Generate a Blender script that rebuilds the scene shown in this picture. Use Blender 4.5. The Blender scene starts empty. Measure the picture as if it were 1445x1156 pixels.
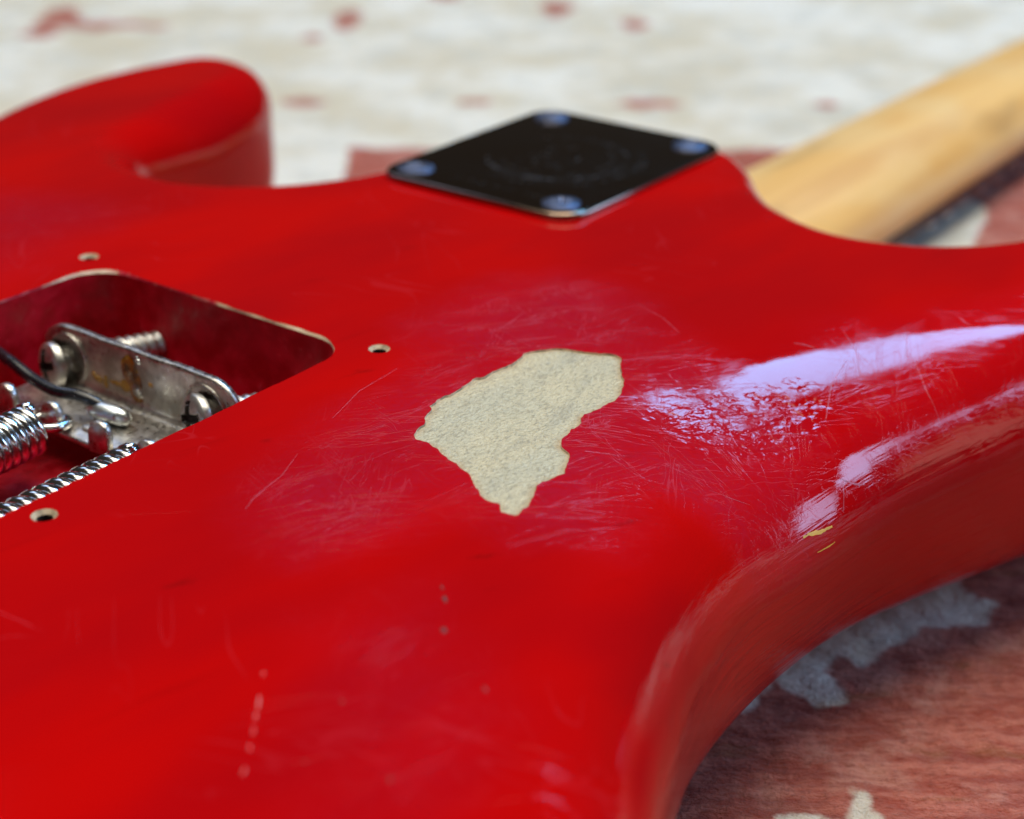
import bpy, math, random
import numpy as np
from mathutils import Vector, Matrix
from mathutils.geometry import delaunay_2d_cdt

S = 0.001                      # everything below is written in millimetres
PI = math.pi
rng = np.random.default_rng(7)
scene = bpy.context.scene
C = scene.collection

# ------------------------------------------------------------------ camera
cam_d = bpy.data.cameras.new('camera'); cam = bpy.data.objects.new('camera', cam_d); C.objects.link(cam)
CAM = Vector((-290.93, -199.60, 110.36))
RGT = Vector((0.59128, -0.80641, 0.00952)); UP = Vector((0.34590, 0.26425, 0.90029)); FW = Vector((0.72852, 0.52903, -0.43519))
cam.matrix_world = Matrix(((RGT.x, UP.x, -FW.x, CAM.x*S), (RGT.y, UP.y, -FW.y, CAM.y*S), (RGT.z, UP.z, -FW.z, CAM.z*S), (0, 0, 0, 1)))
cam_d.sensor_width = 36; cam_d.sensor_fit = 'HORIZONTAL'; cam_d.lens = 2342.4/1445*36
cam_d.clip_start = 0.01; cam_d.clip_end = 50
cam_d.dof.use_dof = True; cam_d.dof.focus_distance = 0.250; cam_d.dof.aperture_fstop = 14
scene.camera = cam

# ------------------------------------------------------------------ light
world = bpy.data.worlds.new('World'); scene.world = world; world.use_nodes = True
bg = world.node_tree.nodes['Background']; bg.inputs[0].default_value = (1.0, 0.86, 0.72, 1); bg.inputs[1].default_value = 0.03
scene.view_settings.view_transform = 'Standard'; scene.view_settings.look = 'None'
scene.view_settings.exposure = 0; scene.view_settings.gamma = 1
scene.cycles.use_denoising = True
scene.cycles.sample_clamp_indirect = 6

def rect_lamp(name, az, el, dist, w, h, L, col, target=(-80, -60, 0)):
    """a rectangular area lamp: az/el in degrees as seen from the guitar, L its radiance"""
    d = bpy.data.lights.new(name, 'AREA'); d.shape = 'RECTANGLE'; d.size = w; d.size_y = h
    d.energy = L*PI*w*h; d.color = col
    o = bpy.data.objects.new(name, d); C.objects.link(o)
    a, e = math.radians(az), math.radians(el)
    dirv = Vector((math.cos(a)*math.cos(e), math.sin(a)*math.cos(e), math.sin(e)))
    o.location = Vector(target)*S + dirv*dist
    o.rotation_euler = (-dirv).to_track_quat('-Z', 'Y').to_euler()
    return o
rect_lamp('window_right', 11, 47.6, 2.6, 0.86, 0.50, 21.0, (0.14, 0.50, 1.0))
rect_lamp('blue_fill_left', 75, 42, 2.6, 0.9, 0.9, 2.2, (0.50, 0.64, 1.0))  # unseen blue lamp, added to brighten the neck plate bevel
rect_lamp('window_far_right', -54, 30, 2.6, 0.50, 0.74, 16.0, (0.34, 0.58, 1.0))
rect_lamp('low_streak_lamp', -42, 12.5, 2.6, 0.52, 0.66, 9.0, (0.40, 0.60, 1.0))  # unseen low lamp, added to carry the lower edge highlight further
rect_lamp('warm_fill_right', -71, 18, 2.6, 0.36, 1.0, 2.2, (1.0, 0.70, 0.58))  # added warm lamp in place of a dim lit wall
rect_lamp('overhead_fill', 70, 80, 2.2, 1.6, 1.5, 4.3, (1.0, 0.92, 0.77))  # unseen soft overhead lamp, added to supply the diffuse light
rect_lamp('overhead_fill_right', -25, 76, 2.2, 1.2, 1.2, 4.6, (1.0, 0.91, 0.75))  # second unseen overhead lamp, added to lift the rug beside the waist
rect_lamp('fill_behind', 165, 58, 2.6, 0.9, 0.8, 2.4, (1.0, 0.97, 0.9))  # unseen lamp, added to brighten the upright plate of the claw

# ------------------------------------------------------------------ helpers
def mesh(name, V, F, mats, parent=None, smooth=True, mi=None, attrs=None):
    me = bpy.data.meshes.new(name)
    V = np.asarray(V, float)
    me.from_pydata((V*S).tolist(), [], [list(map(int, f)) for f in F])
    for m in (mats if isinstance(mats, (list, tuple)) else [mats]): me.materials.append(m)
    if smooth: me.polygons.foreach_set('use_smooth', [True]*len(me.polygons))
    if mi is not None: me.polygons.foreach_set('material_index', np.asarray(mi, np.int32))
    if attrs:
        for k, a in attrs.items():
            at = me.attributes.new(k, 'FLOAT', 'POINT'); at.data.foreach_set('value', np.asarray(a, np.float32))
    me.update()
    o = bpy.data.objects.new(name, me); C.objects.link(o)
    if parent is not None: o.parent = parent
    return o

def empty(name, loc=(0, 0, 0), parent=None):
    o = bpy.data.objects.new(name, None); C.objects.link(o); o.location = Vector(loc)*S
    o.empty_display_size = 0.02
    if parent: o.parent = parent
    return o

def smooth_closed(P, n=8):
    """closed Catmull-Rom through P"""
    P = np.asarray(P, float); out = []
    N = len(P)
    for i in range(N):
        a, b, c, d = P[i-1], P[i], P[(i+1) % N], P[(i+2) % N]
        for k in range(n):
            t = k/n
            out.append(0.5*((2*b)+(-a+c)*t+(2*a-5*b+4*c-d)*t*t+(-a+3*b-3*c+d)*t**3))
    return np.array(out)

def resample(P, step):
    P = np.asarray(P); Q = np.vstack([P, P[:1]])
    L = np.r_[0, np.cumsum(np.linalg.norm(np.diff(Q, axis=0), axis=1))]
    n = int(L[-1]/step); s = np.linspace(0, L[-1], n, endpoint=False)
    return np.stack([np.interp(s, L, Q[:, 0]), np.interp(s, L, Q[:, 1])], 1)

def seg_dist(X, P, closed=True):
    P = np.asarray(P, float); A = P; B = np.roll(P, -1, 0)
    if not closed: A, B = P[:-1], P[1:]
    out = np.empty(len(X)); D = B-A; L2 = (D**2).sum(1)+1e-12
    for i in range(0, len(X), 4000):
        x = X[i:i+4000, None, :]
        t = np.clip(((x-A)*D).sum(2)/L2, 0, 1)
        out[i:i+4000] = np.sqrt((((A+t[..., None]*D)-x)**2).sum(2).min(1))
    return out

def inside(X, P):
    P = np.asarray(P, float); Q = np.roll(P, -1, 0); res = np.zeros(len(X), bool)
    for a, b in zip(P, Q):
        if a[1] == b[1]: continue
        c = (a[1] > X[:, 1]) != (b[1] > X[:, 1])
        xi = (b[0]-a[0])*(X[:, 1]-a[1])/(b[1]-a[1])+a[0]
        res ^= c & (X[:, 0] < xi)
    return res

def sdist(X, P):                 # positive inside
    return np.where(inside(X, P), 1, -1)*seg_dist(X, P)

def sstep(x, a, b):
    t = np.clip((x-a)/(b-a), 0, 1); return t*t*(3-2*t)

def vnoise(X, scale, seed=0, octaves=3):
    """value noise on a plane, 0..1"""
    out = 0; amp = 1; tot = 0
    for o in range(octaves):
        r = np.random.default_rng(seed*17+o); T = r.random((64, 64))
        p = X/scale*(2**o)+37.3*o; i = np.floor(p).astype(int); f = p-i; f = f*f*(3-2*f)
        g = lambda a, b: T[(i[:, 0]+a) % 64, (i[:, 1]+b) % 64]
        v = (g(0, 0)*(1-f[:, 0])+g(1, 0)*f[:, 0])*(1-f[:, 1])+(g(0, 1)*(1-f[:, 0])+g(1, 1)*f[:, 0])*f[:, 1]
        out = out+amp*v; tot += amp; amp *= 0.5
    return out/tot

def tube(path, r, seg=10, caps=True, closed=False, squash=None):
    """tube along a path; r number or list -> V, F"""
    path = [Vector(p) for p in path]; n = len(path)
    rs = r if hasattr(r, '__len__') else [r]*n
    V, F = [], []; up = None
    for i, p in enumerate(path):
        t = (path[min(i+1, n-1)]-path[max(i-1, 0)]).normalized()
        if up is None:
            up = Vector((0, 0, 1)) if abs(t.z) < .9 else Vector((1, 0, 0))
        up = (up-t*up.dot(t)).normalized(); sd = t.cross(up)
        for k in range(seg):
            a = 2*PI*k/seg
            V.append(p+(up*math.cos(a)+sd*math.sin(a))*rs[i])
    for i in range(n-1):
        for k in range(seg):
            a, b = i*seg+k, i*seg+(k+1) % seg
            F.append((a, b, b+seg, a+seg))
    if caps:
        F.append(tuple(range(seg-1, -1, -1))); F.append(tuple(range((n-1)*seg, n*seg)))
    return [tuple(v) for v in V], F

def join(*parts):
    V, F = [], []
    for v, f in parts:
        b = len(V); V += [tuple(x) for x in v]; F += [tuple(b+i for i in q) for q in f]
    return V, F

def prism(P, z0, z1, bevel=0.0, bseg=3):
    """extruded closed polygon (ccw) with rounded upper edge"""
    P = np.asarray(P, float); n = len(P)
    T = np.roll(P, -1, 0)-np.roll(P, 1, 0); T /= np.linalg.norm(T, axis=1)[:, None]
    N = np.stack([-T[:, 1], T[:, 0]], 1)             # inward for ccw
    rings = [(0, z0), (0, z1-bevel)]
    for k in range(1, bseg+1):
        a = k/bseg*PI/2
        if bevel: rings.append((bevel*(1-math.cos(a)), z1-bevel+bevel*math.sin(a)))
    if not bevel: rings = [(0, z0), (0, z1)]
    V, F = [], []
    for d, z in rings: V += [(*(p+nn*d), z) for p, nn in zip(P, N)]
    for i in range(len(rings)-1):
        for k in range(n):
            a, b = i*n+k, i*n+(k+1) % n; F.append((a, b, b+n, a+n))
    F.append(tuple(range(n-1, -1, -1))); F.append(tuple(range((len(rings)-1)*n, len(rings)*n)))
    return V, F

def rounded_rect(cx, cy, w, h, r, n=6):
    P = []
    for sx, sy, a0 in ((1, 1, 0), (-1, 1, 90), (-1, -1, 180), (1, -1, 270)):
        for k in range(n+1):
            a = math.radians(a0+90*k/n)
            P.append((cx+sx*(w/2-r)+r*math.cos(a), cy+sy*(h/2-r)+r*math.sin(a)))
    return P

def xform(VF, M):
    return [tuple(M @ Vector(v)) for v in VF[0]], VF[1]

def frame(origin, zdir, xdir=(0, 0, 1)):
    z = Vector(zdir).normalized(); x = Vector(xdir); x = (x-z*x.dot(z)).normalized(); y = z.cross(x)
    return Matrix(((x.x, y.x, z.x, origin[0]), (x.y, y.y, z.y, origin[1]), (x.z, y.z, z.z, origin[2]), (0, 0, 0, 1)))

# ------------------------------------------------------------------ materials
def newmat(name):
    m = bpy.data.materials.new(name); m.use_nodes = True
    nt = m.node_tree; p = nt.nodes['Principled BSDF']
    return m, nt, p
class NB:
    def __init__(s, nt): s.nt = nt
    def __call__(s, typ, ins=None, **kw):
        n = s.nt.nodes.new(typ)
        for k, v in kw.items(): setattr(n, k, v)
        for k, v in (ins or {}).items():
            if isinstance(v, bpy.types.NodeSocket): s.nt.links.new(v, n.inputs[k])
            else: n.inputs[k].default_value = v
        return n
    def math(s, op, a, b=0.0, c=None, clamp=False):
        i = {0: a, 1: b}
        if c is not None: i[2] = c
        n = s('ShaderNodeMath', i, operation=op, use_clamp=clamp); return n.outputs[0]
    def rng(s, v, a, b, c=0.0, d=1.0):
        n = s('ShaderNodeMapRange', {0: v, 1: a, 2: b, 3: c, 4: d}, interpolation_type='SMOOTHSTEP'); return n.outputs[0]
    def mix(s, f, a, b, blend='MIX'):
        n = s('ShaderNodeMix', None, data_type='RGBA', blend_type=blend)
        for k, v in ((0, f), (6, a), (7, b)):
            if isinstance(v, bpy.types.NodeSocket): s.nt.links.new(v, n.inputs[k])
            else: n.inputs[k].default_value = v
        return n.outputs[2]
    def coords(s):
        g = s('ShaderNodeNewGeometry'); n = s('ShaderNodeVectorMath', {0: g.outputs['Position'], 3: 1000.0}, operation='SCALE'); return n.outputs[0]
    def map(s, v, rot=0, sc=(1, 1, 1), loc=(0, 0, 0)):
        # rotate, THEN stretch
        r = s('ShaderNodeVectorRotate', {'Vector': v, 'Angle': math.radians(rot)}, rotation_type='Z_AXIS')
        m = s('ShaderNodeMapping', {'Vector': r.outputs[0], 'Scale': sc, 'Location': loc}); return m.outputs[0]
    def noise(s, v, scale=1.0, detail=2.0, rough=0.5, dist=0.0):
        n = s('ShaderNodeTexNoise', {'Vector': v, 'Scale': scale, 'Detail': detail, 'Roughness': rough, 'Distortion': dist}); return n.outputs[0]
    def attr(s, k): return s('ShaderNodeAttribute', attribute_name=k).outputs['Fac']
    def link(s, a, b): s.nt.links.new(a, b)

def col(r, g, b): return (r, g, b, 1)

def paint_material():
    m, nt, p = newmat('red_lacquer'); N = NB(nt); P = N.coords()
    wear_haze, dents, ed = N.attr('wear_haze'), N.attr('dents'), N.attr('edge_d')
    # colour: translucent-looking lacquer over grain
    cloud = N.noise(N.map(P, 8, (.012, .03, .03)), 1, 3)
    grain = N.noise(N.map(P, 12, (.02, .22, .2)), 1, 4, .6)
    c = N.mix(N.rng(cloud, .3, .72), col(.38, .0010, .0030), col(.52, .0012, .0010))
    c = N.mix(N.math('MULTIPLY', N.rng(grain, .62, .8), .35), c, col(.24, .001, .002))
    # small dark specks and smudges under the lacquer
    sm = N.noise(N.map(P, 20, (.06, .20, .2)), 1, 4, .6)
    c = N.mix(N.math('MULTIPLY', N.rng(sm, .66, .80), .6), c, col(.10, .002, .002))
    # fine hair scratches, several directions
    tot = None
    for i, (ang, sx, sy, w, off) in enumerate(((25, .06, .75, .020, 3), (-30, .07, .85, .018, 11), (52, .07, .8, .020, 23), (-68, .08, .9, .016, 37), (38, .03, .5, .010, 51), (10, .08, 1.0, .018, 71))):
        v = N.map(P, ang, (sx, sy, .3), (off, off*1.7, 0))
        n = N.noise(v, 1, 1.2, .5, .25)
        ln = N.rng(N.math('ABSOLUTE', N.math('SUBTRACT', n, .5)), w, w*.25)
        msk = N.rng(N.noise(N.map(P, ang, (.05, .16, .1), (off*2, 0, 0)), 1, 1), .50, .62)
        s_ = N.math('MULTIPLY', ln, msk)
        tot = s_ if tot is None else N.math('MAXIMUM', tot, s_)
    # coarser, rarer ones seen everywhere
    rare = None
    for ang, off in ((40, 5), (-48, 19), (78, 33)):
        n = N.noise(N.map(P, ang, (.03, .16, .1), (off, 0, 0)), 1, 1, .5, .15)
        ln = N.rng(N.math('ABSOLUTE', N.math('SUBTRACT', n, .5)), .0065, .002)
        msk = N.rng(N.noise(N.map(P, 0, (.03, .03, .03), (off*3, 0, 0)), 1, 1), .60, .66)
        s_ = N.math('MULTIPLY', ln, msk); rare = s_ if rare is None else N.math('MAXIMUM', rare, s_)
    patchy = N.rng(N.noise(P, .05, 3), .38, .62)
    wn = N.math('MULTIPLY', wear_haze, N.math('ADD', N.math('MULTIPLY', patchy, .4), .6))
    scr = N.math('MAXIMUM', N.math('MULTIPLY', tot, wn), N.math('MULTIPLY', rare, .35))
    fuzz = N.noise(P, .9, 3, .7)
    c = N.mix(N.math('MULTIPLY', scr, .26), c, col(.62, .06, .09))
    c = N.mix(N.math('MULTIPLY', wn, N.rng(fuzz, .3, .7, .30, .70)), c, col(.37, .009, .034))  # haze of scattered window light, tinted into the worn lacquer colour
    N.link(c, p.inputs['Base Color'])
    p.inputs['Roughness'].default_value = .45; p.inputs['Specular IOR Level'].default_value = 0
    p.inputs['Coat Weight'].default_value = 1.0; p.inputs['Coat IOR'].default_value = 1.37
    smear = N.rng(N.noise(N.map(P, 35, (.02, .09, .1)), 1, 4, .65), .42, .7)
    cr = N.math('ADD', N.math('MULTIPLY', wn, .07), N.math('MULTIPLY', smear, .05))
    cr = N.math('ADD', cr, N.math('MULTIPLY', scr, .25))
    cr = N.math('ADD', cr, .035, clamp=True)
    N.link(cr, p.inputs['Coat Roughness'])
    # relief
    wav = N.noise(P, .035, 2)
    peel = N.noise(P, .35, 2)
    dn = N.noise(N.map(P, 30, (.36, .55, .3)), 1, 2, .5)
    dn2 = N.rng(dn, .44, .68)
    streak = N.noise(N.map(P, 0, (.012, .05, .05)), 1, 1)
    es = N.noise(N('ShaderNodeCombineXYZ', {0: N.math('MULTIPLY', ed, .8), 1: N.math('MULTIPLY', streak, 6.0), 2: 0.0}).outputs[0], 1, 4, .62)
    edgeband = N.math('MULTIPLY', N.rng(ed, 8, -3), .36)
    h = N.math('MULTIPLY', wav, .30)
    h = N.math('ADD', h, N.math('MULTIPLY', peel, .010))
    h = N.math('ADD', h, N.math('MULTIPLY', N.math('MULTIPLY', dents, dn2), -.11))
    h = N.math('ADD', h, N.math('MULTIPLY', es, edgeband))
    h = N.math('ADD', h, N.math('MULTIPLY', scr, -.022))
    h = N.math('ADD', h, N.math('MULTIPLY', N.math('MULTIPLY', wn, fuzz), .010))
    b = N('ShaderNodeBump', {'Height': h, 'Strength': 1.0, 'Distance': S})
    N.link(b.outputs[0], p.inputs['Coat Normal']); N.link(b.outputs[0], p.inputs['Normal'])
    return m

def cavity_material():
    m, nt, p = newmat('red_cavity_paint'); N = NB(nt); P = N.coords()
    n = N.noise(P, .25, 4, .6)
    c = N.mix(N.rng(n, .35, .7), col(.44, .001, .008), col(.62, .001, .016))
    dust = N.rng(N.noise(P, .5, 4, .7), .60, .70)
    c = N.mix(N.math('MULTIPLY', dust, .14), c, col(.35, .14, .14))
    N.link(c, p.inputs['Base Color'])
    N.link(N.rng(n, .3, .7, .3, .6), p.inputs['Roughness']); p.inputs['Specular IOR Level'].default_value = .25
    b = N('ShaderNodeBump', {'Height': N.math('ADD', N.noise(P, .3, 3), N.math('MULTIPLY', dust, .3)), 'Strength': .5, 'Distance': .4*S})
    N.link(b.outputs[0], p.inputs['Normal']); return m

def lip_material():
    m, nt, p = newmat('chipped_lacquer_edge'); N = NB(nt); P = N.coords()
    n = N.noise(P, .22, 4, .6)
    c = N.mix(N.rng(N.math('ADD', N.math('MULTIPLY', n, .6), N.math('MULTIPLY', N.attr('chip'), .5)), .46, .56), col(.48, .01, .035), col(.76, .60, .42))
    c = N.mix(N.math('MULTIPLY', N.rng(N.noise(P, .9, 2), .5, .7), .35), c, col(.72, .30, .28))
    N.link(c, p.inputs['Base Color']); p.inputs['Roughness'].default_value = .45
    b = N('ShaderNodeBump', {'Height': N.noise(P, 1.2, 3), 'Strength': .8, 'Distance': .3*S}); N.link(b.outputs[0], p.inputs['Normal'])
    return m

def wood_patch_material():
    m, nt, p = newmat('bare_primed_wood'); N = NB(nt); P = N.coords()
    big = N.noise(N.map(P, 0, (.05, .12, .1)), 1, 4, .6)
    fine = N.noise(N.map(P, 6, (1.1, 2.1, 1.0)), 1, 4, .65, .6)
    pores = N.noise(N.map(P, 0, (1.5, 3.2, 1)), 1, 3, .7)
    c = N.mix(N.rng(big, .3, .7), col(.79, .73, .52), col(.90, .79, .52))
    c = N.mix(N.math('MULTIPLY', N.rng(fine, .50, .64), .62), c, col(.42, .36, .24))
    c = N.mix(N.math('MULTIPLY', N.rng(pores, .58, .70), .5), c, col(.33, .28, .20))
    grime = N.rng(N.noise(N.map(P, -12, (.06, .16, .1), (2.3, 1.1, 0)), 1, 4, .65), .54, .70)
    c = N.mix(N.math('MULTIPLY', grime, .22), c, col(.26, .27, .25))
    am = N.math('MULTIPLY', N.rng(N.math('ADD', N.attr('rim_d'), N.math('MULTIPLY', N.noise(P, .25, 2), 2.0)), 2.6, .8), .55)
    c = N.mix(am, c, col(.66, .43, .22))
    # one orange line along the grain
    N.link(c, p.inputs['Base Color']); p.inputs['Roughness'].default_value = .33
    h = N.math('ADD', fine, N.math('MULTIPLY', pores, .6))
    b = N('ShaderNodeBump', {'Height': h, 'Strength': 1.0, 'Distance': .75*S}); N.link(b.outputs[0], p.inputs['Normal'])
    return m

def simple(name, c, rough=.5, metal=0.0, coat=0.0, var=.15, scale=.3, bump=.0, bscale=1.0):
    m, nt, p = newmat(name); N = NB(nt); P = N.coords()
    n = N.noise(P, scale, 3, .6)
    d = tuple(x*(1-var*2) for x in c[:3])+(1,)
    N.link(N.mix(N.rng(n, .3, .7), c, d), p.inputs['Base Color'])
    N.link(N.rng(n, .3, .7, rough*.75, min(1, rough*1.3)), p.inputs['Roughness'])
    p.inputs['Metallic'].default_value = metal; p.inputs['Coat Weight'].default_value = coat
    if bump:
        b = N('ShaderNodeBump', {'Height': N.noise(P, bscale, 4, .6), 'Strength': .6, 'Distance': bump*S}); N.link(b.outputs[0], p.inputs['Normal'])
    return m

def claw_material():
    m, nt, p = newmat('tarnished_nickel'); N = NB(nt); P = N.coords()
    n = N.noise(P, .25, 5, .65); sp = N.noise(P, 1.1, 4, .7)
    c = N.mix(N.rng(n, .35, .65), col(.74, .71, .66), col(.46, .43, .38))
    c = N.mix(N.math('MULTIPLY', N.rng(sp, .6, .72), .5), c, col(.20, .18, .16))
    N.link(c, p.inputs['Base Color']); p.inputs['Metallic'].default_value = 1
    N.link(N.rng(sp, .3, .7, .24, .46), p.inputs['Roughness'])
    b = N('ShaderNodeBump', {'Height': N.math('ADD', N.math('MULTIPLY', n, 1.0), N.math('MULTIPLY', sp, .3)), 'Strength': .7, 'Distance': .25*S})
    N.link(b.outputs[0], p.inputs['Normal']); return m

def maple_material():
    m, nt, p = newmat('aged_maple'); N = NB(nt); P = N.coords()
    g = N.noise(N.map(P, 0, (.006, .12, .12)), 1, 4, .6, .4)
    blot = N.noise(N.map(P, 0, (.02, .035, .035)), 1, 3, .5)
    c = N.mix(N.rng(g, .35, .68), col(.86, .52, .17), col(.70, .37, .10))
    c = N.mix(N.math('MULTIPLY', N.rng(blot, .42, .64), .5), c, col(.84, .60, .28))
    dirt = N.rng(N.noise(N.map(P, 0, (.015, .05, .05), (5, 3, 0)), 1, 4, .6), .57, .7)
    c = N.mix(N.math('MULTIPLY', dirt, .45), c, col(.42, .25, .10))
    N.link(c, p.inputs['Base Color']); p.inputs['Roughness'].default_value = .38
    p.inputs['Coat Weight'].default_value = .08; p.inputs['Coat Roughness'].default_value = .3
    return m

def rug_material():
    m, nt, p = newmat('faded_woven_wool'); N = NB(nt); P = N.coords()
    dye = N.attr('dye'); v = N.map(P, 53.7, (1, 1, 1))
    rows = N.noise(N.map(P, 53.7, (.09, .26, .1)), 1, 5, .75)
    tuft = N.noise(N.map(P, 53.7, (.5, .8, .1)), 1, 4, .75)
    blot = N.noise(P, .02, 5, .65); blot2 = N.noise(P, .06, 4, .65)
    cream = N.mix(N.rng(blot, .38, .62), col(.97, .93, .82), col(.78, .69, .51))
    cream = N.mix(N.math('MULTIPLY', N.rng(blot2, .48, .66), .6), cream, col(.68, .66, .57))
    cream = N.mix(N.math('MULTIPLY', N.rng(tuft, .52, .72), .4), cream, col(.50, .46, .37))
    red = N.mix(N.rng(rows, .40, .62), col(.42, .085, .052), col(.62, .20, .14))
    red = N.mix(N.math('MULTIPLY', N.rng(blot2, .48, .64), .6), red, col(.72, .36, .28))
    red = N.mix(N.math('MULTIPLY', N.rng(tuft, .50, .68), .6), red, col(.27, .058, .034))
    red = N.mix(N.math('MULTIPLY', N.rng(N.noise(N.map(P, 53.7, (.02, .14, .1), (31, 17, 0)), 1, 3, .6), .48, .62), .55), red, col(.30, .050, .035))
    red = N.mix(N.math('MULTIPLY', N.rng(N.noise(N.map(P, 53.7, (.04, .12, .1), (9, 4, 0)), 1, 3), .58, .7), .5), red, col(.36, .16, .05))
    f = N.math('ADD', dye, N.math('MULTIPLY', N.math('SUBTRACT', tuft, .5), .5))
    c = N.mix(N.rng(f, .25, .75), cream, red)
    N.link(c, p.inputs['Base Color']); p.inputs['Roughness'].default_value = .95; p.inputs['Specular IOR Level'].default_value = .1
    p.inputs['Sheen Weight'].default_value = .15
    b = N('ShaderNodeBump', {'Height': N.math('ADD', rows, tuft), 'Strength': 1, 'Distance': 1.6*S}); N.link(b.outputs[0], p.inputs['Normal'])
    return m

PAINT = paint_material(); CAV = cavity_material(); LIP = lip_material(); WOOD = wood_patch_material()
NICKEL = claw_material(); MAPLE = maple_material(); RUG = rug_material()
ZINC = simple('zinc_screw', col(.80, .80, .77), .40, 1, var=.22, scale=.5, bump=.08, bscale=.8)
SPRING = simple('bright_spring_steel', col(.80, .80, .79), .16, 1, var=.10, scale=.4, bump=.03)
DARKCHROME = simple('black_nickel', col(.36, .27, .21), .12, 1, var=.1, scale=.05)
DARKSCREW = simple('blued_screw', col(.15, .17, .25), .42, 1, var=.1)
ENGRAVE = simple('engraved_metal', col(.30, .24, .21), .24, 1, var=.1)
SOLDER = simple('solder', col(.80, .86, .88), .27, 1, var=.06)
WIRE = simple('black_wire_sleeve', col(.008, .009, .014), .28, 0, coat=.4, var=.1)
FLUX = simple('burnt_flux', col(.36, .12, .006), .15, 0, coat=1.0, var=.38, scale=.7, bump=.2)
FLUXLIGHT = simple('amber_flux', col(.50, .25, .03), .15, 0, coat=1.0, var=.25, scale=.7)
ROSE = simple('rosewood', col(.045, .018, .012), .45, 0, var=.25)
HOLEWOOD = simple('raw_hole_wood', col(.60, .47, .30), .7, 0, var=.25, scale=.8, bump=.2)
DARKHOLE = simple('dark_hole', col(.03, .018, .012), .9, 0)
LACQ_EDGE = simple('broken_lacquer', col(.85, .66, .46), .35, 0, var=.35, scale=.6)
PALE_CHIP = simple('pale_chip', col(.80, .42, .40), .4, 0, var=.1)
YELLOW_CHIP = simple('yellow_chip', col(.90, .55, .08), .35, 0, var=.15)
SCRATCH = simple('scratched_lacquer', col(.55, .08, .12), .35, 0, var=.2)
SPECK = simple('brown_speck', col(.13, .012, .006), .5, 0, var=.2)
PLASTIC = simple('white_plastic', col(.75, .75, .72), .35)
FLOORM = simple('floor', col(.35, .30, .24), .6, 0)

# ------------------------------------------------------------------ body outline
OUT = [(36, 18), (37, 0), (36.3, -14), (34, -25), (27.5, -34), (17.5, -42.5), (7.5, -53.5), (1.5, -68), (6, -82), (17, -92), (34, -99),
       (62, -103), (92, -104), (112, -105), (124, -113), (126, -126), (115, -141), (92, -150), (60, -150), (25, -142), (-5, -134.5),
       (-31, -125.5), (-55, -116.3), (-72, -111.2), (-90, -109.3), (-106, -109.5), (-120, -111.2), (-134, -115), (-152, -122.5), (-172, -133),
       (-200, -147), (-235, -158), (-275, -157), (-310, -138), (-332, -100), (-340, -50), (-340, 0), (-336, 50), (-322, 95), (-296, 130),
       (-258, 150), (-215, 152), (-175, 142), (-140, 128), (-110, 120.5), (-85, 122), (-62, 130), (-42, 138), (-22, 143), (-5, 144),
       (10, 142.5), (23, 139), (29.5, 129.5), (27.5, 115), (17, 104.5), (-3, 97), (-24, 92), (-40, 88), (-49, 81), (-53, 71), (-53, 60), (-48, 50), (-39, 41),
       (-25, 34.5), (-5, 31.5), (15, 31), (29, 28)]
OUTS = resample(smooth_closed(OUT, 10), 1.6)
CAVP = np.array(rounded_rect(-145, 0.6, 84, 62, 7.5, 8)); CAVP = CAVP  # x -187..-103
CAVX = resample(CAVP, 1.0)
# jagged wider hole in the lacquer around the cavity
def lip_offset(P):
    w = .06+.4*np.clip(vnoise(P, 4.0, 5)-.5, 0, 1)*2
    w += .35*np.exp(-((P[:, 0]+104)**2+(P[:, 1]+19)**2)/22)+.5*np.exp(-((P[:, 0]+105)**2+(P[:, 1]-28)**2)/40)
    return w
def normals2(P):
    T = np.roll(P, -1, 0)-np.roll(P, 1, 0); T /= np.linalg.norm(T, axis=1)[:, None]
    return np.stack([T[:, 1], -T[:, 0]], 1)      # outward for ccw
CAVL = CAVX+normals2(CAVX)*lip_offset(CAVX)[:, None]

PATCH = [(-122.84, -60.09), (-120.41, -58.28), (-116.57, -56.66), (-113.41, -55.54), (-112.86, -54.67), (-110.69, -54.27), (-108.51, -54.18), (-106.69, -54.57), (-103.95, -54.25), (-101.15, -53.94), (-99.25, -54.69), (-96.67, -54.59), (-94.36, -54.9), (-91.7, -55.16), (-89.97, -55.01), (-87.89, -54.43), (-86.64, -54.84), (-84.83, -55.97), (-82.85, -57.55), (-81.87, -59.83), (-81.32, -62.03), (-80.28, -64.24), (-79.17, -65.69), (-79.12, -67.1), (-79.5, -68.06), (-82.31, -69.8), (-84.91, -71.69), (-86.54, -73.03), (-89.33, -74.48), (-91.77, -74.96), (-93.43, -74.68), (-95.78, -74.86), (-98.0, -74.64), (-99.5, -74.29), (-101.17, -74.74), (-102.43, -75.7), (-104.2, -75.96), (-106.32, -76.24), (-108.41, -76.52), (-110.35, -77.46), (-111.37, -78.56), (-112.05, -80.1), (-114.01, -81.35), (-116.16, -82.29), (-117.59, -83.18), (-118.99, -82.72), (-120.75, -82.68), (-121.82, -82.17), (-122.97, -82.2), (-124.87, -83.07), (-127.11, -84.05), (-129.07, -84.9), (-130.18, -84.71), (-131.71, -85.21), (-132.18, -84.94), (-132.41, -83.87), (-132.53, -82.88), (-130.96, -81.55), (-131.16, -80.44), (-131.15, -79.17), (-130.35, -77.61), (-129.04, -75.81), (-127.64, -74.08), (-126.42, -72.5), (-125.81, -70.54), (-125.05, -68.27), (-124.2, -66.07), (-123.38, -64.75), (-122.74, -62.68), (-122.69, -61.26)]
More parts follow.
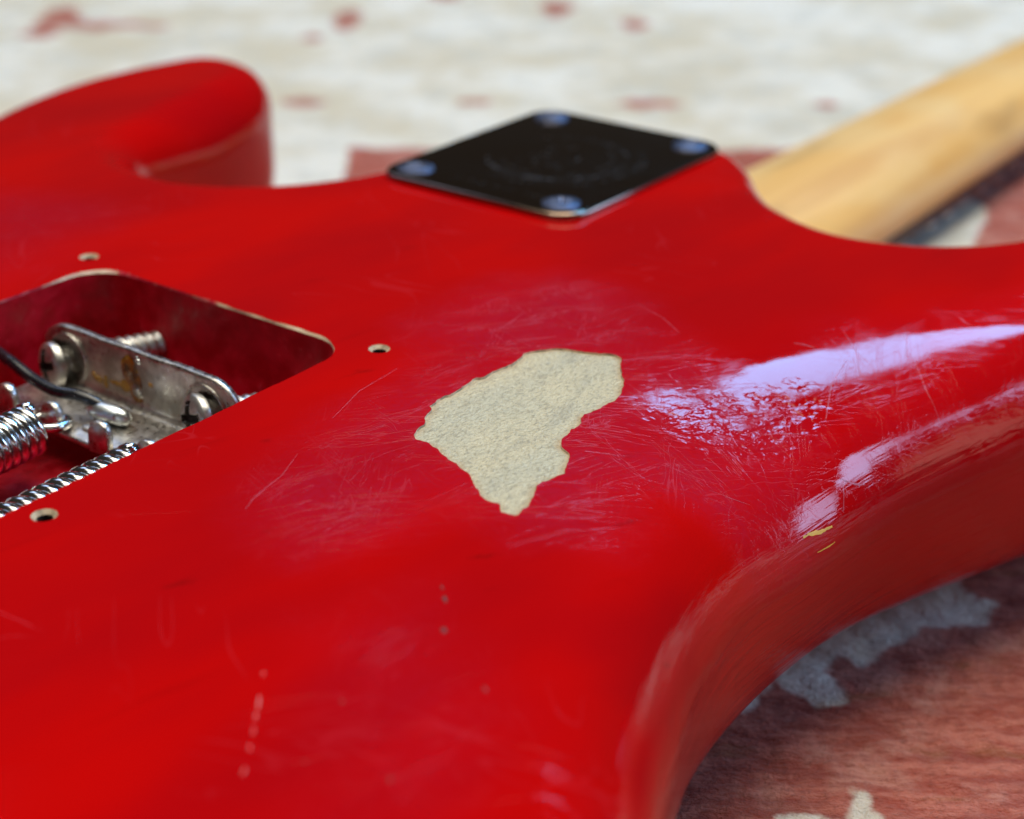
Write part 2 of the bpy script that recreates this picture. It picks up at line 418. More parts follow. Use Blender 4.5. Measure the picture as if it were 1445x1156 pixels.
def jag(P, amp, it, seed):
    r = np.random.default_rng(seed); P = [np.array(p, float) for p in P]
    for _ in range(it):
        Q = []
        for a, b in zip(P, P[1:]+P[:1]):
            d = b-a; n = np.array([-d[1], d[0]]); L = np.linalg.norm(d)
            Q += [a, (a+b)/2+n*r.normal()*amp]
        P = Q
    return np.array(P)
PATCHJ = jag(PATCH, .055, 2, 3)
HOLES = [(-101.3, 36.4), (-100.9, -34.4), (-170.6, -34.8), (-170.6, 36.4), (-240, -34.6), (-240, 36.4)]
def circ(c, r, n=20): return np.array([(c[0]+r*math.cos(2*PI*k/n), c[1]+r*math.sin(2*PI*k/n)) for k in range(n)])

def yin(x):                      # inner limit of the belly contour
    return np.interp(x, [-220, -190, -165, -145, -125, -108, -98, -90, -83, -64, -50, -23, 10, 60], [-170, -148, -128, -114, -103, -92.5, -85, -80, -77.5, -86.5, -92.5, -111, -131, -150])
def contour(X):
    x, y = X[:, 0], X[:, 1]
    yi = sum(yin(x+o) for o in (-14, -9, -5, 0, 5, 9, 14))/7
    s = 5.0+3.5*sstep(-x, 80, 95)
    t = (yi-y)/s
    sp = s*np.where(t > 20, t, np.log1p(np.exp(np.minimum(t, 20))))
    k = (.365+.06*np.exp(-((x+90)/32)**2))*np.exp(-(np.maximum(-x-115, 0)/60)**2)
    return -np.minimum(k*sp, 60)*np.where(y < -20, 1, 0)
def radius(X):
    dh = np.hypot(X[:, 0]-36, X[:, 1]*.8)
    R = 10-6.8*np.exp(-(dh/34)**2)
    R = R-3.2*np.exp(-(np.hypot(X[:, 0]-2, X[:, 1]+68)/26)**2)
    R = R+7*np.exp(-((X[:, 0]+150)/34)**2)*sstep(-X[:, 1], 70, 90)
    R = R+5*np.exp(-((X[:, 0]+5)/30)**2-((X[:, 1]-100)/16)**2)
    return np.maximum(R, 3)
def ztop(X, d):
    R = radius(X); q = np.clip(R-d, 0, R)
    return contour(X)-(R-np.sqrt(np.maximum(R*R-q*q, 0)))
def zsurf(X):
    X = np.asarray(X, float); return ztop(X, np.maximum(sdist(X, OUTS), 0))

def sheet(outline, holes, grid_fn, rings, extra=None):
    """triangulated flat sheet inside an outline, with holes; returns XY, triangles"""
    pts = [outline]; edges = []; b = 0
    n = len(outline); edges += [(i, (i+1) % n) for i in range(n)]; b = n
    for h in holes:
        pts.append(h); m = len(h); edges += [(b+i, b+(i+1) % m) for i in range(m)]; b += m
    N = -normals2(outline)
    for d, st in rings:
        Q = (outline+N*d)[::st]; sd = sdist(Q, outline); pts.append(Q[sd > d*.93])
    G = grid_fn(); sd = sdist(G, outline); G = G[sd > rings[-1][0]*1.08 if rings else sd > .5]
    keep = np.ones(len(G), bool)
    for h in holes:
        m = seg_dist(G, h) > .35
        keep &= m & ~inside(G, h)
    pts.append(G[keep])
    A = np.vstack(pts)
    vo, eo, fo, *_ = delaunay_2d_cdt([Vector(p) for p in A.tolist()], edges, [], 0, 1e-5)
    V = np.array([tuple(v) for v in vo]); F = np.array([f for f in fo if len(f) == 3])
    cen = V[F].mean(1); ok = inside(cen, outline)
    for h in holes: ok &= ~inside(cen, h)
    F = F[ok]
    a, b_, c = V[F[:, 0]], V[F[:, 1]], V[F[:, 2]]
    ar = (b_[:, 0]-a[:, 0])*(c[:, 1]-a[:, 1])-(b_[:, 1]-a[:, 1])*(c[:, 0]-a[:, 0])
    F[ar < 0] = F[ar < 0][:, ::-1]
    return V, F

def body_grid():
    g1 = np.mgrid[-235:40:1.35, -160:152:1.35].reshape(2, -1).T
    keep = (g1[:, 1] < 45) | (g1[:, 0] > -130)
    g1 = g1[keep]
    g2 = np.mgrid[-345:130:5.0, -160:155:5.0].reshape(2, -1).T
    m = (g2[:, 0] < -237) | (g2[:, 0] > 41) | ((g2[:, 1] > 47) & (g2[:, 0] < -132))
    return np.vstack([g1, g2[m]])
# make the outline counter-clockwise
def ccw(P):
    a = (P[:, 0]*np.roll(P[:, 1], -1)-np.roll(P[:, 0], -1)*P[:, 1]).sum(); return P if a > 0 else P[::-1].copy()
OUTS = ccw(OUTS); PATCHJ = ccw(PATCHJ)

guitar = empty('electric_guitar', (0, 0, -60))
guitar['label'] = 'glossy red electric guitar lying face down on the rug, lacquer chipped off its back'
guitar['category'] = 'guitar'
def P0(o):                       # children are written in world millimetres
    o.matrix_parent_inverse = Matrix.Translation((0, 0, 60*S)) if o.parent is guitar else Matrix.Identity(4)
    return o
def part(name, V, F, mats, parent=None, label=None, **k):
    o = mesh(name, V, F, mats, parent or guitar, **k); P0(o)
    if label: o['label'] = label
    return o

WEAR_HAZE = [[(-89.8, -30.5), (-78.5, -29.3), (-63.3, -30.4), (-54.1, -38.2), (-54.4, -52.3), (-64.9, -70.5), (-70.4, -87.1), (-71.8, -102.9), (-88.1, -113.3), (-105.2, -108.6), (-112.5, -95.6), (-129.9, -98.7), (-136.7, -89.8), (-137.5, -76.2), (-147.9, -75.0), (-158.6, -69.8), (-156.5, -57.5), (-150.2, -52.8), (-133.4, -46.4), (-107.3, -43.5), (-100.5, -42), (-96.5, -37.7)],
        [(-168.5, -81.3), (-160.8, -83.6), (-154.1, -87.1), (-164.6, -106.0), (-175.0, -113.8), (-188.1, -119.2), (-197.8, -106.2), (-181.7, -92.3)],  # pale reflection put into the lacquer colour, not wear
        [(-86.7, 80.8), (-78.1, 62.3), (-79.7, 49.8), (-110.8, 38.2), (-120.1, 38.6), (-140, 70)],  # crimson-tinted, slightly rougher zone on the treble side
        [(-48.2, -86), (-5.9, -112), (-62.2, -129.9), (-79.4, -115.1), (-75.2, -104.9)]]
DENTP = [(-92, -77), (-84, -79), (-75, -86.0), (-64, -93), (-63, -98), (-72.0, -101), (-82, -100), (-94, -95), (-99, -86)]

XY, TR = sheet(OUTS, [CAVL, PATCHJ]+[circ(h, 1.8) for h in HOLES], body_grid,
               [(.08, 1), (.3, 1), (.75, 1), (1.4, 1), (2.2, 1), (3.2, 1), (4.4, 1), (5.8, 1), (7.2, 1), (8.6, 1), (10, 1)])
D = np.maximum(sdist(XY, OUTS), 0)
D[:len(OUTS)] = 0
Z = ztop(XY, D)
wob = (vnoise(XY, 6, 9)-.5)*5
wear_haze = np.zeros(len(XY))
for i, (w, soft, amt) in enumerate(zip(WEAR_HAZE, (6.5, 8, 9, 6), (1.0, .4, .5, .3))):
    sd = sdist(XY, np.array(w))+wob*(.8 if i == 0 else .9); wear_haze = np.maximum(wear_haze, sstep(sd, -soft, soft*1.6)*amt)
dents = sstep(sdist(XY, np.array(DENTP))+wob*.4, -3, 5)
V = np.column_stack([XY, Z]); F = [tuple(t) for t in TR]
# side wall and front face
n = len(OUTS); base = len(V)
XYo = XY[:n]; z0 = Z[:n]
rows = []
for k in range(1, 7): rows.append(np.column_stack([XYo, z0+(np.minimum(-25, z0-1.5)-z0)*k/6]))
Nn = -normals2(XYo); Rb = 8
for k in range(1, 11):
    a = k/10*PI/2
    rows.append(np.column_stack([XYo+Nn*Rb*(1-math.cos(a))*.98, np.minimum(-25, z0-1.5)*(1-math.sin(a))-45*math.sin(a)]))
V = np.vstack([V]+rows)
prev = list(range(n))
for k in range(len(rows)):
    cur = [base+k*n+i for i in range(n)]
    for i in range(n):
        j = (i+1) % n; F.append((prev[j], prev[i], cur[i], cur[j]))
    prev = cur
def pad(a, v=0.0): return np.r_[a, np.full(len(V)-len(a), v)]
# edge distance continues down the wall as negative arc length
ed = pad(D)
for k in range(len(rows)):
    ed[base+k*n:base+(k+1)*n] = -(z0-rows[k][:, 2])
body = part('body', V, F, PAINT, attrs={'wear_haze': pad(wear_haze), 'dents': pad(dents), 'edge_d': ed})
# front face of the body (towards the rug)
XY2, TR2 = sheet(rows[-1][:, :2], [], lambda: np.mgrid[-345:130:9.0, -160:155:9.0].reshape(2, -1).T, [])
part('front_face', np.column_stack([XY2, np.full(len(XY2), -45.02)]), [t[::-1] for t in TR2], PAINT, body)

# bare patch
def patch_grid(): return np.mgrid[-134:-78:.9, -87:-53:.9].reshape(2, -1).T
PX, PT = sheet(PATCHJ, [], patch_grid, [])
pz = zsurf(PX)-.33+(vnoise(PX, 2.2, 3)-.5)*.12
part('bare_wood_patch', np.column_stack([PX, pz]), PT, WOOD, body, label='pale bare patch where the red lacquer has flaked away', attrs={'rim_d': seg_dist(PX, PATCHJ)})
def ring_strip(A, za, B, zb):
    m = len(A); V = np.vstack([np.column_stack([A, za]), np.column_stack([B, zb])])
    return V, [(i, i+m, (i+1) % m+m, (i+1) % m) for i in range(m)]
inn = PATCHJ-normals2(PATCHJ)*.10
v_, f_ = ring_strip(PATCHJ, zsurf(PATCHJ)+.0, inn, zsurf(PATCHJ)-.42)
part('flaked_lacquer_edge', v_, f_, LACQ_EDGE, body)
# orange line in the bare wood
def ribbon(pts, w, lift, zf=zsurf, jit=.0, seed=1):
    r = np.random.default_rng(seed); pts = resample_open(np.array(pts, float), .5)
    T = np.gradient(pts, axis=0); T /= np.linalg.norm(T, axis=1)[:, None]; Nn = np.stack([-T[:, 1], T[:, 0]], 1)
    m = len(pts); ww = w*(.35+.65*np.sin(np.linspace(.15, PI-.15, m)))*(1+jit*r.normal(size=m))
    pts = pts+Nn*(r.normal(size=m)*jit*w*.5)[:, None]
    A, M_, B = pts+Nn*ww[:, None]/2, pts, pts-Nn*ww[:, None]/2
    V = np.vstack([np.column_stack([A, zf(A)+lift*.3]), np.column_stack([M_, zf(M_)+lift]), np.column_stack([B, zf(B)+lift*.3])])
    F = []
    for i in range(m-1):
        F += [(i, i+m, i+m+1, i+1), (i+m, i+2*m, i+2*m+1, i+m+1)]
    return V.tolist(), F
def resample_open(P, step):
    L = np.r_[0, np.cumsum(np.linalg.norm(np.diff(P, axis=0), axis=1))]
    s = np.linspace(0, L[-1], max(4, int(L[-1]/step)+1)); return np.stack([np.interp(s, L, P[:, 0]), np.interp(s, L, P[:, 1])], 1)

# cavity
fl = -20.0
floorR = CAVX
wl = []
cavV = np.vstack([np.column_stack([CAVX, np.full(len(CAVX), z)]) for z in (-.42, -2, -6, -12, -18.2)] +
                 [np.column_stack([CAVX-normals2(CAVX)*o, np.full(len(CAVX), z)]) for o, z in ((.5, -19.4), (1.8, -20))])
cavF = []; m_ = len(CAVX)
for k in range(6):
    for i in range(m_):
        j = (i+1) % m_; cavF.append((k*m_+i, (k+1)*m_+i, (k+1)*m_+j, k*m_+j))
cavF.append(tuple(6*m_+i for i in range(m_)))
part('spring_cavity', cavV, cavF, CAV, body)
v1, f1 = ring_strip(CAVL, zsurf(CAVL), CAVX, np.full(m_, -.45))
part('cavity_lip', v1, f1, LIP, body, label='cavity edge chipped down to pale wood', attrs={'chip': np.tile(np.clip(1.1*np.exp(-((CAVX[:, 0]+103)**2+(CAVX[:, 1]+20)**2)/160)+.9*np.exp(-((CAVX[:, 0]+108)**2+(CAVX[:, 1]-31)**2)/60)+.35*(CAVX[:, 0] > -106)*(CAVX[:, 1] < 10), 0, 1), 2)})
for h in HOLES[:4]:
    A, B = circ(h, 1.82), circ(h, 1.15); za = zsurf(A)
    v_, f_ = ring_strip(A, za, B, za-.55); f_ = [q[::-1] for q in f_]
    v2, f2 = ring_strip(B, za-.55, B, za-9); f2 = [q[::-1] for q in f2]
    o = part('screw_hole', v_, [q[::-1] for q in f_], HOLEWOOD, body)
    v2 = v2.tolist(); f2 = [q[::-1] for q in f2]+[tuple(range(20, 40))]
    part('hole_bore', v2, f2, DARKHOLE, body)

# chips and dings in the lacquer
chips = [part('lacquer_chip', *ribbon(l, w, .03, jit=.2, seed=i), mt, body) for i, (l, w, mt) in enumerate([
    ([(-183.0, -86.6), (-185.0, -88.3)], .12, PALE_CHIP), ([(-185.6, -88.6), (-186.5, -89.3)], .1, PALE_CHIP), ([(-179.2, -83.6), (-180.0, -84.2)], .08, PALE_CHIP),
    ([(-187.4, -90.1), (-188.6, -91.0)], .09, PALE_CHIP), ([(-190.0, -92.0), (-190.8, -92.6)], .08, PALE_CHIP), ([(-193.2, -94.4), (-194.2, -95.0)], .13, PALE_CHIP),
    ([(-89.2, -107.7), (-87.6, -107.75), (-86.1, -108.0), (-83.5, -108.4), (-81.3, -108.7)], .26, YELLOW_CHIP), ([(-86.6, -109.05), (-81.5, -109.5)], .06, YELLOW_CHIP)])]
for i, l in enumerate([[(-45.8, -91.5), (-55.3, -99.6)], [(-52.5, -95.8), (-68.1, -99.9)], [(-37.4, -98.8), (-45.4, -102.9)], [(-27.4, -104.5), (-28.7, -108.2)], [(-55.3, -87.0), (-54.2, -90.4)], [(-75.0, -106.4), (-70.9, -109.0)], [(-75.1, -107.0), (-77.6, -108.6)], [(-149.7, -53.5), (-136.8, -49.5)], [(-153.4, -55.2), (-147.3, -53.3)], [(-84.6, -44.8), (-73.3, -44.0)], [(-80.4, -94.8), (-74.4, -98.5)], [(-102.1, -98.1), (-97.0, -102.3)], [(-58.5, -58.0), (-64.9, -70.5)], [(-105.2, -41.8), (-125.0, -45.7)], [(-63.9, -99.4), (-51.9, -103.8)], [(-44.4, -104.2), (-52.7, -114.1)], [(-121.6, -91.1), (-114.6, -93.6)]]):
    (xa, ya), (xb, yb) = l; k_ = .06*(1 if i % 2 else -1)
    part('scratch', *ribbon([l[0], ((xa+xb)/2+k_*(yb-ya), (ya+yb)/2-k_*(xb-xa)), l[1]], .13 if i < 7 else .09, .02, jit=.25, seed=90+i), SCRATCH, body)
def surf_blob(x, y, a, b, ang, seed):
    r = np.random.default_rng(seed); n = 16; rad = .75+.5*r.random(n); V = [(x, y)]; F = []
    for k in range(n):
        t = 2*PI*k/n; u, v = a*rad[k]*math.cos(t), b*rad[k]*math.sin(t); c_, s_ = math.cos(ang), math.sin(ang)
        V.append((x+u*c_-v*s_, y+u*s_+v*c_)); F.append((0, 1+k, 1+(k+1) % n))
    A = np.array(V); z = zsurf(A)+.012; z[0] += .02
    return np.column_stack([A, z]), F
for i, (x, y, a, b) in enumerate([(-154.5, -90.6, .8, .25), (-160.0, -94.8, .6, .35), (-166.6, -106.0, .5, .2), (-178.2, -94.7, .3, .2), (-185.5, -107.8, .5, .2), (-188.7, -98.7, .3, .15), (-152.6, -88.6, .5, .15)]):
    part('dirt_speck', *surf_blob(x, y, a, b, .9, 60+i), SPECK, body)

# ------------------------------------------------------------------ neck plate and screws
plate = part('neck_plate', *prism(rounded_rect(0, .4, 63.5, 51, 6.5, 8), .02, 1.55, .7, 4), DARKCHROME, label='black mirror-finished square neck plate')
RECESS_SHADE = simple('recess_shade', col(.045, .038, .03), .6, .3, var=.3, scale=1.2)  # dark colour that paints the shade inside the cross slots
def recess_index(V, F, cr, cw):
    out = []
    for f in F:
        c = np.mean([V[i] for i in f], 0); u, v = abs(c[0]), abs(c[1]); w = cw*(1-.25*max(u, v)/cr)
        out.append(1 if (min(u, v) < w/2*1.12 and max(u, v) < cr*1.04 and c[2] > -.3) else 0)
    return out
def cross_head(R, h, cr, cw, cd, rings=16, seg=64, flat=1.0):
    """domed screw head with a cross recess, axis +z"""
    V, F = [(0, 0, h-cd)], []
    def hz(x, y):
        r = math.hypot(x, y)/R; z = h*math.sqrt(max(0, 1-(r*flat)**2)) if flat < 1 else h*math.sqrt(max(0, 1-r*r))
        u, v = abs(x), abs(y)
        w = cw*(1-.25*max(u, v)/cr)
        a = 1 if (min(u, v) < w/2 and max(u, v) < cr) else 0
        return z-a*cd*(1-.6*max(u, v)/cr) if a else z
    for i in range(1, rings+1):
        r = R*(i/rings)**.9
        for k in range(seg):
            t = 2*PI*k/seg; x, y = r*math.cos(t), r*math.sin(t); V.append((x, y, hz(x, y)))
    for k in range(seg): F.append((0, 1+k, 1+(k+1) % seg))
    for i in range(rings-1):
        for k in range(seg):
            a, b = 1+i*seg+k, 1+i*seg+(k+1) % seg; F.append((a, a+seg, b+seg, b))
    b0 = len(V)
    for k in range(seg):
        t = 2*PI*k/seg; V.append((R*math.cos(t), R*math.sin(t), -.6))
    for k in range(seg):
        a, b = b0-seg+k, b0-seg+(k+1) % seg; F.append((a, a+seg, b+seg, b))
    return V, F
hd = cross_head(4.0, 1.1, 2.1, .95, 1.0, flat=.8)
for i, (x, y, a) in enumerate(((-25.4, 19.4, 20), (25.4, 19.4, 50), (25.4, -18.6, 75), (-25.4, -18.6, 35))):
    M = Matrix.Translation((x, y, 1.2)) @ Matrix.Rotation(math.radians(a), 4, 'Z')
    part('plate_screw', *xform(hd, M), DARKSCREW, plate)
# worn engraving: rings of strokes, too soft in the photograph to read
def stroke(x0, y0, x1, y1, w, z=1.56):
    d = Vector((x1-x0, y1-y0)); d.normalize(); nx, ny = -d.y*w/2, d.x*w/2
    return [(x0+nx, y0+ny, z), (x0-nx, y0-ny, z), (x1-nx, y1-ny, z), (x1+nx, y1+ny, z)], [(0, 1, 2, 3)]
st = []
def arc_band(a0, a1, r, w, n=20, taper=True):
    V, F = [], []
    for k in range(n+1):
        t = k/n; a = math.radians(a0+(a1-a0)*t); ww = w*(math.sin(PI*t)**.6 if taper else 1)+.1
        V += [((r-ww/2)*math.cos(a), (r-ww/2)*math.sin(a), 1.56), ((r+ww/2)*math.cos(a), (r+ww/2)*math.sin(a), 1.56)]
    for k in range(n): F.append((2*k, 2*k+1, 2*k+3, 2*k+2))
    return V, F
st.append(arc_band(120, 290, 15.5, 2.2)); st.append(arc_band(-60, 60, 15.5, 1.0)); st.append(arc_band(130, 330, 12.2, .35, taper=False))
rr = random.Random(4)
for k in range(30):
    a = math.radians(165+k*5.2); r0, r1 = 17.6, 19.6
    st.append(stroke(r0*math.cos(a), r0*math.sin(a), r1*math.cos(a+rr.uniform(-.06, .06)), r1*math.sin(a), .5))
    if k % 2: st.append(stroke(r1*math.cos(a), r1*math.sin(a), r1*math.cos(a+.06), r1*math.sin(a+.06), .4))
for k in range(26):                      # the worn emblem in the middle
    x = rr.uniform(-7, 8); y = rr.uniform(-6, 6)
    st.append(stroke(x, y, x+rr.uniform(-3.5, 3.5), y+rr.uniform(-1.5, 1.5), rr.uniform(.4, .9), 1.561+k*.0006))
for k in range(14):
    y = 10-k*1.9
    if k in (5, 9): continue
    st.append(stroke(-25.4, y, -23.6, y-rr.uniform(.1, .8), .35)); st.append(stroke(-24.5, y+.1, -24.4, y-.9, .3, 1.565))
part('engraving', *join(*st), ENGRAVE, plate, smooth=False)

# ------------------------------------------------------------------ neck
NXs = list(np.linspace(-38, 60, 8))+list(np.linspace(72, 480, 26))
V, F = [], []; ns = 41
for x in NXs:
    w = 28-5.6*(x/360 if x > 0 else 0); tb = sstep(x, 46, 78)
    zt = -28.6-3.6*float(tb)+(-.002*max(0, x-80)); zb = -48
    for k in range(ns):
        t = -1+2*k/(ns-1)
        ex = 9*(1-tb)+2.3*tb
        yy = w*math.copysign(1-(1-abs(t))**1.0, t)
        s_ = math.sin(t*PI/2); yy = w*math.copysign(abs(s_)**(1.0), s_)
        zz = zb+(zt-zb)*(max(0, 1-abs(s_)**ex))**(1/ (2.2+3*(1-tb)))
        V.append((x, yy, zz))
for i in range(len(NXs)-1):
    for k in range(ns-1):
        a = i*ns+k; F.append((a, a+ns, a+ns+1, a+1))
    F.append((i*ns, i*ns+ns-1, (i+1)*ns+ns-1, (i+1)*ns))
F.append(tuple(range(ns))); F.append(tuple((len(NXs)-1)*ns+k for k in range(ns))[::-1])
neck = part('neck', V, F, MAPLE)
V, F = [], []
for x in NXs:
    w = 28-5.6*(x/360 if x > 0 else 0)+.05
    V += [(x, w, -48), (x, w, -52.4), (x, w-.8, -53.3), (x, w*.5, -54.2), (x, 0, -54.5), (x, -w*.5, -54.2), (x, -w+.8, -53.3), (x, -w, -52.4), (x, -w, -48)]
for i in range(len(NXs)-1):
    for k in range(9):
        a, b = i*9+k, i*9+(k+1) % 9; F.append((a, a+9, b+9, b))
F.append(tuple(range(9))); F.append(tuple((len(NXs)-1)*9+k for k in range(9))[::-1])
fb = part('fingerboard', V, F, ROSE, neck, smooth=False)
for k in range(9):
    x = 480-540*(1-2**(-(k+8)/12))*.98
    if x < 60: continue
    w = 28-5.6*x/360
    part('fret', *tube([(x, w, -53.2), (x, w*.5, -54.5), (x, 0, -54.8), (x, -w*.5, -54.5), (x, -w, -53.2)], .9, 6), SPRING, fb)
# underside hardware that carries the guitar on the rug
part('pickguard', *prism(rounded_rect(-80, -5, 170, 170, 30, 8), -47.4, -45.05), PLASTIC)
part('bridge', *prism(rounded_rect(-168, 0, 34, 84, 4, 4), -57, -45.2), NICKEL)
for kx, ky in ((-172, 60), (-205, 68), (-238, 76)):
    part('control_knob', *prism([tuple(p) for p in circ((kx, ky), 11, 24)], -59.6, -47.6), PLASTIC)

# ------------------------------------------------------------------ claw
# L-shaped bracket: upright plate facing -x, flange at the bottom reaching to -x
CZT, CZB = -3.3, -14.3; CX = -120.0
prof = []
yl, yr = 25.5, -22.8
up = rounded_rect((CZT+CZB-7)/2, .5, CZT-(CZB-7), yl-yr, 6.3, 8)      # (z, y) plane, lower half cut off by the bend
up = [(max(z, CZB+1.6), y) for z, y in up]
pts = []
for z, y in up:
    if not pts or (abs(z-pts[-1][0])+abs(y-pts[-1][1])) > 1e-3: pts.append((z, y))
# upright as grid for a soft shape
def upright():
    V, F = [], []; ny, nz = 60, 12
    for side in (0, 1):
        x = CX+(1.25 if side else 0)
        for i in range(ny+1):
            y = yr+(yl-yr)*i/ny; e = min(y-yr, yl-y); r = 6.3
            top = CZT-(r-math.sqrt(max(0, r*r-(r-min(e, r))**2)))
            for j in range(nz+1):
                t = j/nz; z = CZB+1.9+(top-(CZB+1.9))*t
                V.append((x+.12*math.sin(y*.5)*t, y, z))
    n1 = (ny+1)*(nz+1)
    for i in range(ny):
        for j in range(nz):
            a = i*(nz+1)+j; F.append((a, a+1, a+nz+2, a+nz+1)); F.append((n1+a, n1+a+nz+1, n1+a+nz+2, n1+a+1))
        a = i*(nz+1)+nz; F.append((a, a+n1, a+n1+nz+1, a+nz+1))
    for j in range(nz):
        a = j; F.append((a, a+n1, a+n1+1, a+1)); a = ny*(nz+1)+j; F.append((a, a+1, a+n1+1, a+n1))
    # bend + flange
    b = len(V); rows_ = []
    for k in range(7):
        a = k/6*PI/2; rows_.append((CX-1.9+1.9*math.cos(a), CZB+1.9-1.9*math.sin(a)))
    rows_ += [(CX-5, CZB), (CX-9, CZB), (CX-13.6, CZB), (CX-13.9, CZB-.3), (CX-13.9, CZB-1.1), (CX-13.4, CZB-1.3)]
    for x, z in rows_:
        ins = 0 if x > CX-3 else (.3 if x > CX-12 else 1.2)
        for i in range(ny+1):
            y = (yr+ins)+(yl-yr-2*ins)*i/ny; V.append((x, y, z))
    for k in range(len(rows_)-1):
        for i in range(ny):
            a = b+k*(ny+1)+i; F.append((a, a+1, a+ny+2, a+ny+1))
    return V, F
claw = part('spring_claw', *upright(), NICKEL, label='tarnished nickel bracket with a row of upturned hooks')
def tab(y, tilt=0.0):
    # upturned tongue with a half-round top
    P = [(-2.3, 0)]+[(2.3*math.cos(a), 3.5+2.1*math.sin(a)) for a in np.linspace(PI, 0, 10)]+[(2.3, 0)]
    V, F = [], []
    for x, ins in ((0, .25), (.25, 0), (1.35, 0), (1.6, .25)):
        V += [(x, p[0]*(1-ins/2.3), p[1]-(ins if p[1] > 1 else 0)) for p in P]
    n = len(P)
    for k in range(3):
        for i in range(n):
            a, b = k*n+i, k*n+(i+1) % n; F.append((a, b, b+n, a+n))
    F.append(tuple(range(n))[::-1]); F.append(tuple(range(3*n, 4*n)))
    M = Matrix.Translation((CX-14.2, y, CZB-1.0)) @ Matrix.Rotation(math.radians(tilt), 4, 'Y') @ Matrix.Rotation(math.radians(rr.uniform(-6, 6)), 4, 'Z')
    return xform((V, F), M)
TABY = [19.8, 8.1, -3.9, -15.4]
for y in TABY: part('claw_hook', *tab(y, 6), NICKEL, claw)
# round dimples punched in the flange between the hooks
for y in (14, 2.2, -9.5):
    part('flange_dimple', *xform(cross_head(1.9, .35, .01, .001, 0, 6, 20), Matrix.Translation((CX-9.5, y, CZB+.55))), NICKEL, claw)

def screw(headc, tip, name, label=None):
    h, t = Vector(headc), Vector(tip); ax = (h-t); Lh = ax.length; ax.normalize()
    M = frame(h, ax, (0, .35, 1))
    hv = cross_head(4.1, 1.8, 2.9, 1.7, 2.2, 26, 88, .95)
    head = part(name, *xform(hv, M), [ZINC, RECESS_SHADE], claw, mi=recess_index(*hv, 2.9, 1.7))
    # threaded shank
    V, F = [], []; seg = 28; p = 1.75; n = int(Lh/.18)
    for i in range(n+1):
        z = -.5-(Lh)*i/n
        for k in range(seg):
            a = 2*PI*k/seg; ph = ((z/p-k/seg) % 1.0); tri = 1-abs(2*ph-1); r = 2.05+.7*tri**.8
            V.append((r*math.cos(a), r*math.sin(a), z))
    for i in range(n):
        for k in range(seg):
            a, b = i*seg+k, i*seg+(k+1) % seg; F.append((a, a+seg, b+seg, b))
    part('screw_thread', *xform((V, F), M), ZINC, head)
    return head
screw((CX-1.9, 21.1, -10.6), (CX+18.5, 15.8, -12.2), 'claw_screw')
screw((CX-1.9, -14.9, -10.3), (CX+18.5, -20.5, -13.3), 'claw_screw')
# pressed rims round the screw holes, dark burnt flux, solder blob, wire
def ring_rim(y, z, r, x):
    return tube([(x, y+r*math.cos(a), z+r*math.sin(a)) for a in np.linspace(0, 2*PI, 33)], .35, 6, False)
part('hole_rim', *ring_rim(18.8, -9.3, 4.6, CX-.1), NICKEL, claw)
part('hole_rim', *ring_rim(-15.2, -9.6, 4.6, CX-.1), NICKEL, claw)
def blob_on_upright(yc, zc, w, h, seed, th=.18):
    r = np.random.default_rng(seed); n = 28; rings = 5; V = [(CX-th, yc, zc)]; F = []
    rad = 1+.25*np.interp(np.arange(n), np.arange(0, n+1, 4), np.r_[(q := r.normal(size=7)), q[:1]][:8])
    for i in range(1, rings+1):
        f = i/rings
        for k in range(n):
            a = 2*PI*k/n; V.append((CX-.02-th*(1-f**3), yc+w*f*rad[k]*math.cos(a), zc+h*f*rad[k]*math.sin(a)))
    for k in range(n): F.append((0, 1+(k+1) % n, 1+k))
    for i in range(rings-1):
        for k in range(n):
            a, b = 1+i*n+k, 1+i*n+(k+1) % n; F.append((a, b, b+n, a+n))
    return V, F
part('burnt_flux', *join(blob_on_upright(2.6, -8.0, 2.3, 3.0, 1), blob_on_upright(2.0, -11.0, 1.4, 2.2, 2, .2)), FLUX, claw)
part('amber_flux', *join(blob_on_upright(5.2, -10.8, 2.4, 1.2, 3, .15), blob_on_upright(9.6, -11.2, .6, 1.4, 5, .4), blob_on_upright(11.6, -11.0, 1.2, .9, 6, .4), blob_on_upright(1.2, -11.8, .9, 1.6, 8, .2), blob_on_upright(3.4, -6.2, 1.9, 1.6, 18, .1), blob_on_upright(-2.0, -8.6, .55, .6, 9, .3)), FLUXLIGHT, claw)
part('flux_bead', *blob_on_upright(1.6, -11.0, 1.1, 1.4, 12, .5), NICKEL, claw)
part('bright_nick', *blob_on_upright(.7, -4.6, .9, .8, 14, .35), SOLDER, claw)
# solder: a fat bead lying on the flange by the bend
part('solder_bead', *tube([(-127.6, 5.6, -12.6), (-127.3, 4.6, -12.5), (-126.8, 2.6, -12.4), (-126.2, .2, -12.6), (-125.9, -1.6, -12.9), (-125.7, -2.5, -13.3)], [.7, 1.5, 1.75, 1.7, 1.45, .7], 16), SOLDER, claw, label='shiny silver solder bead holding the black wire')
def bez(P, n=10):
    P = [np.array(p, float) for p in P]; out = []
    for i in range(len(P)-1):
        a = P[max(i-1, 0)]; b = P[i]; c = P[i+1]; d = P[min(i+2, len(P)-1)]
        for k in range(n):
            t = k/n; out.append(tuple(.5*((2*b)+(-a+c)*t+(2*a-5*b+4*c-d)*t*t+(-a+3*b-3*c+d)*t**3)))
    out.append(tuple(P[-1])); return out
part('ground_wire', *tube(bez([(-128, 42, -15), (-128.5, 33, -8.5), (-129.5, 26, -8.2), (-130, 19, -9.8), (-129.8, 13.5, -10.6), (-128.6, 9, -10.6), (-127.8, 6.4, -11.3), (-127.2, 4.6, -12.2)]), 1.05, 14), WIRE, label='black wire curving down to the solder bead')

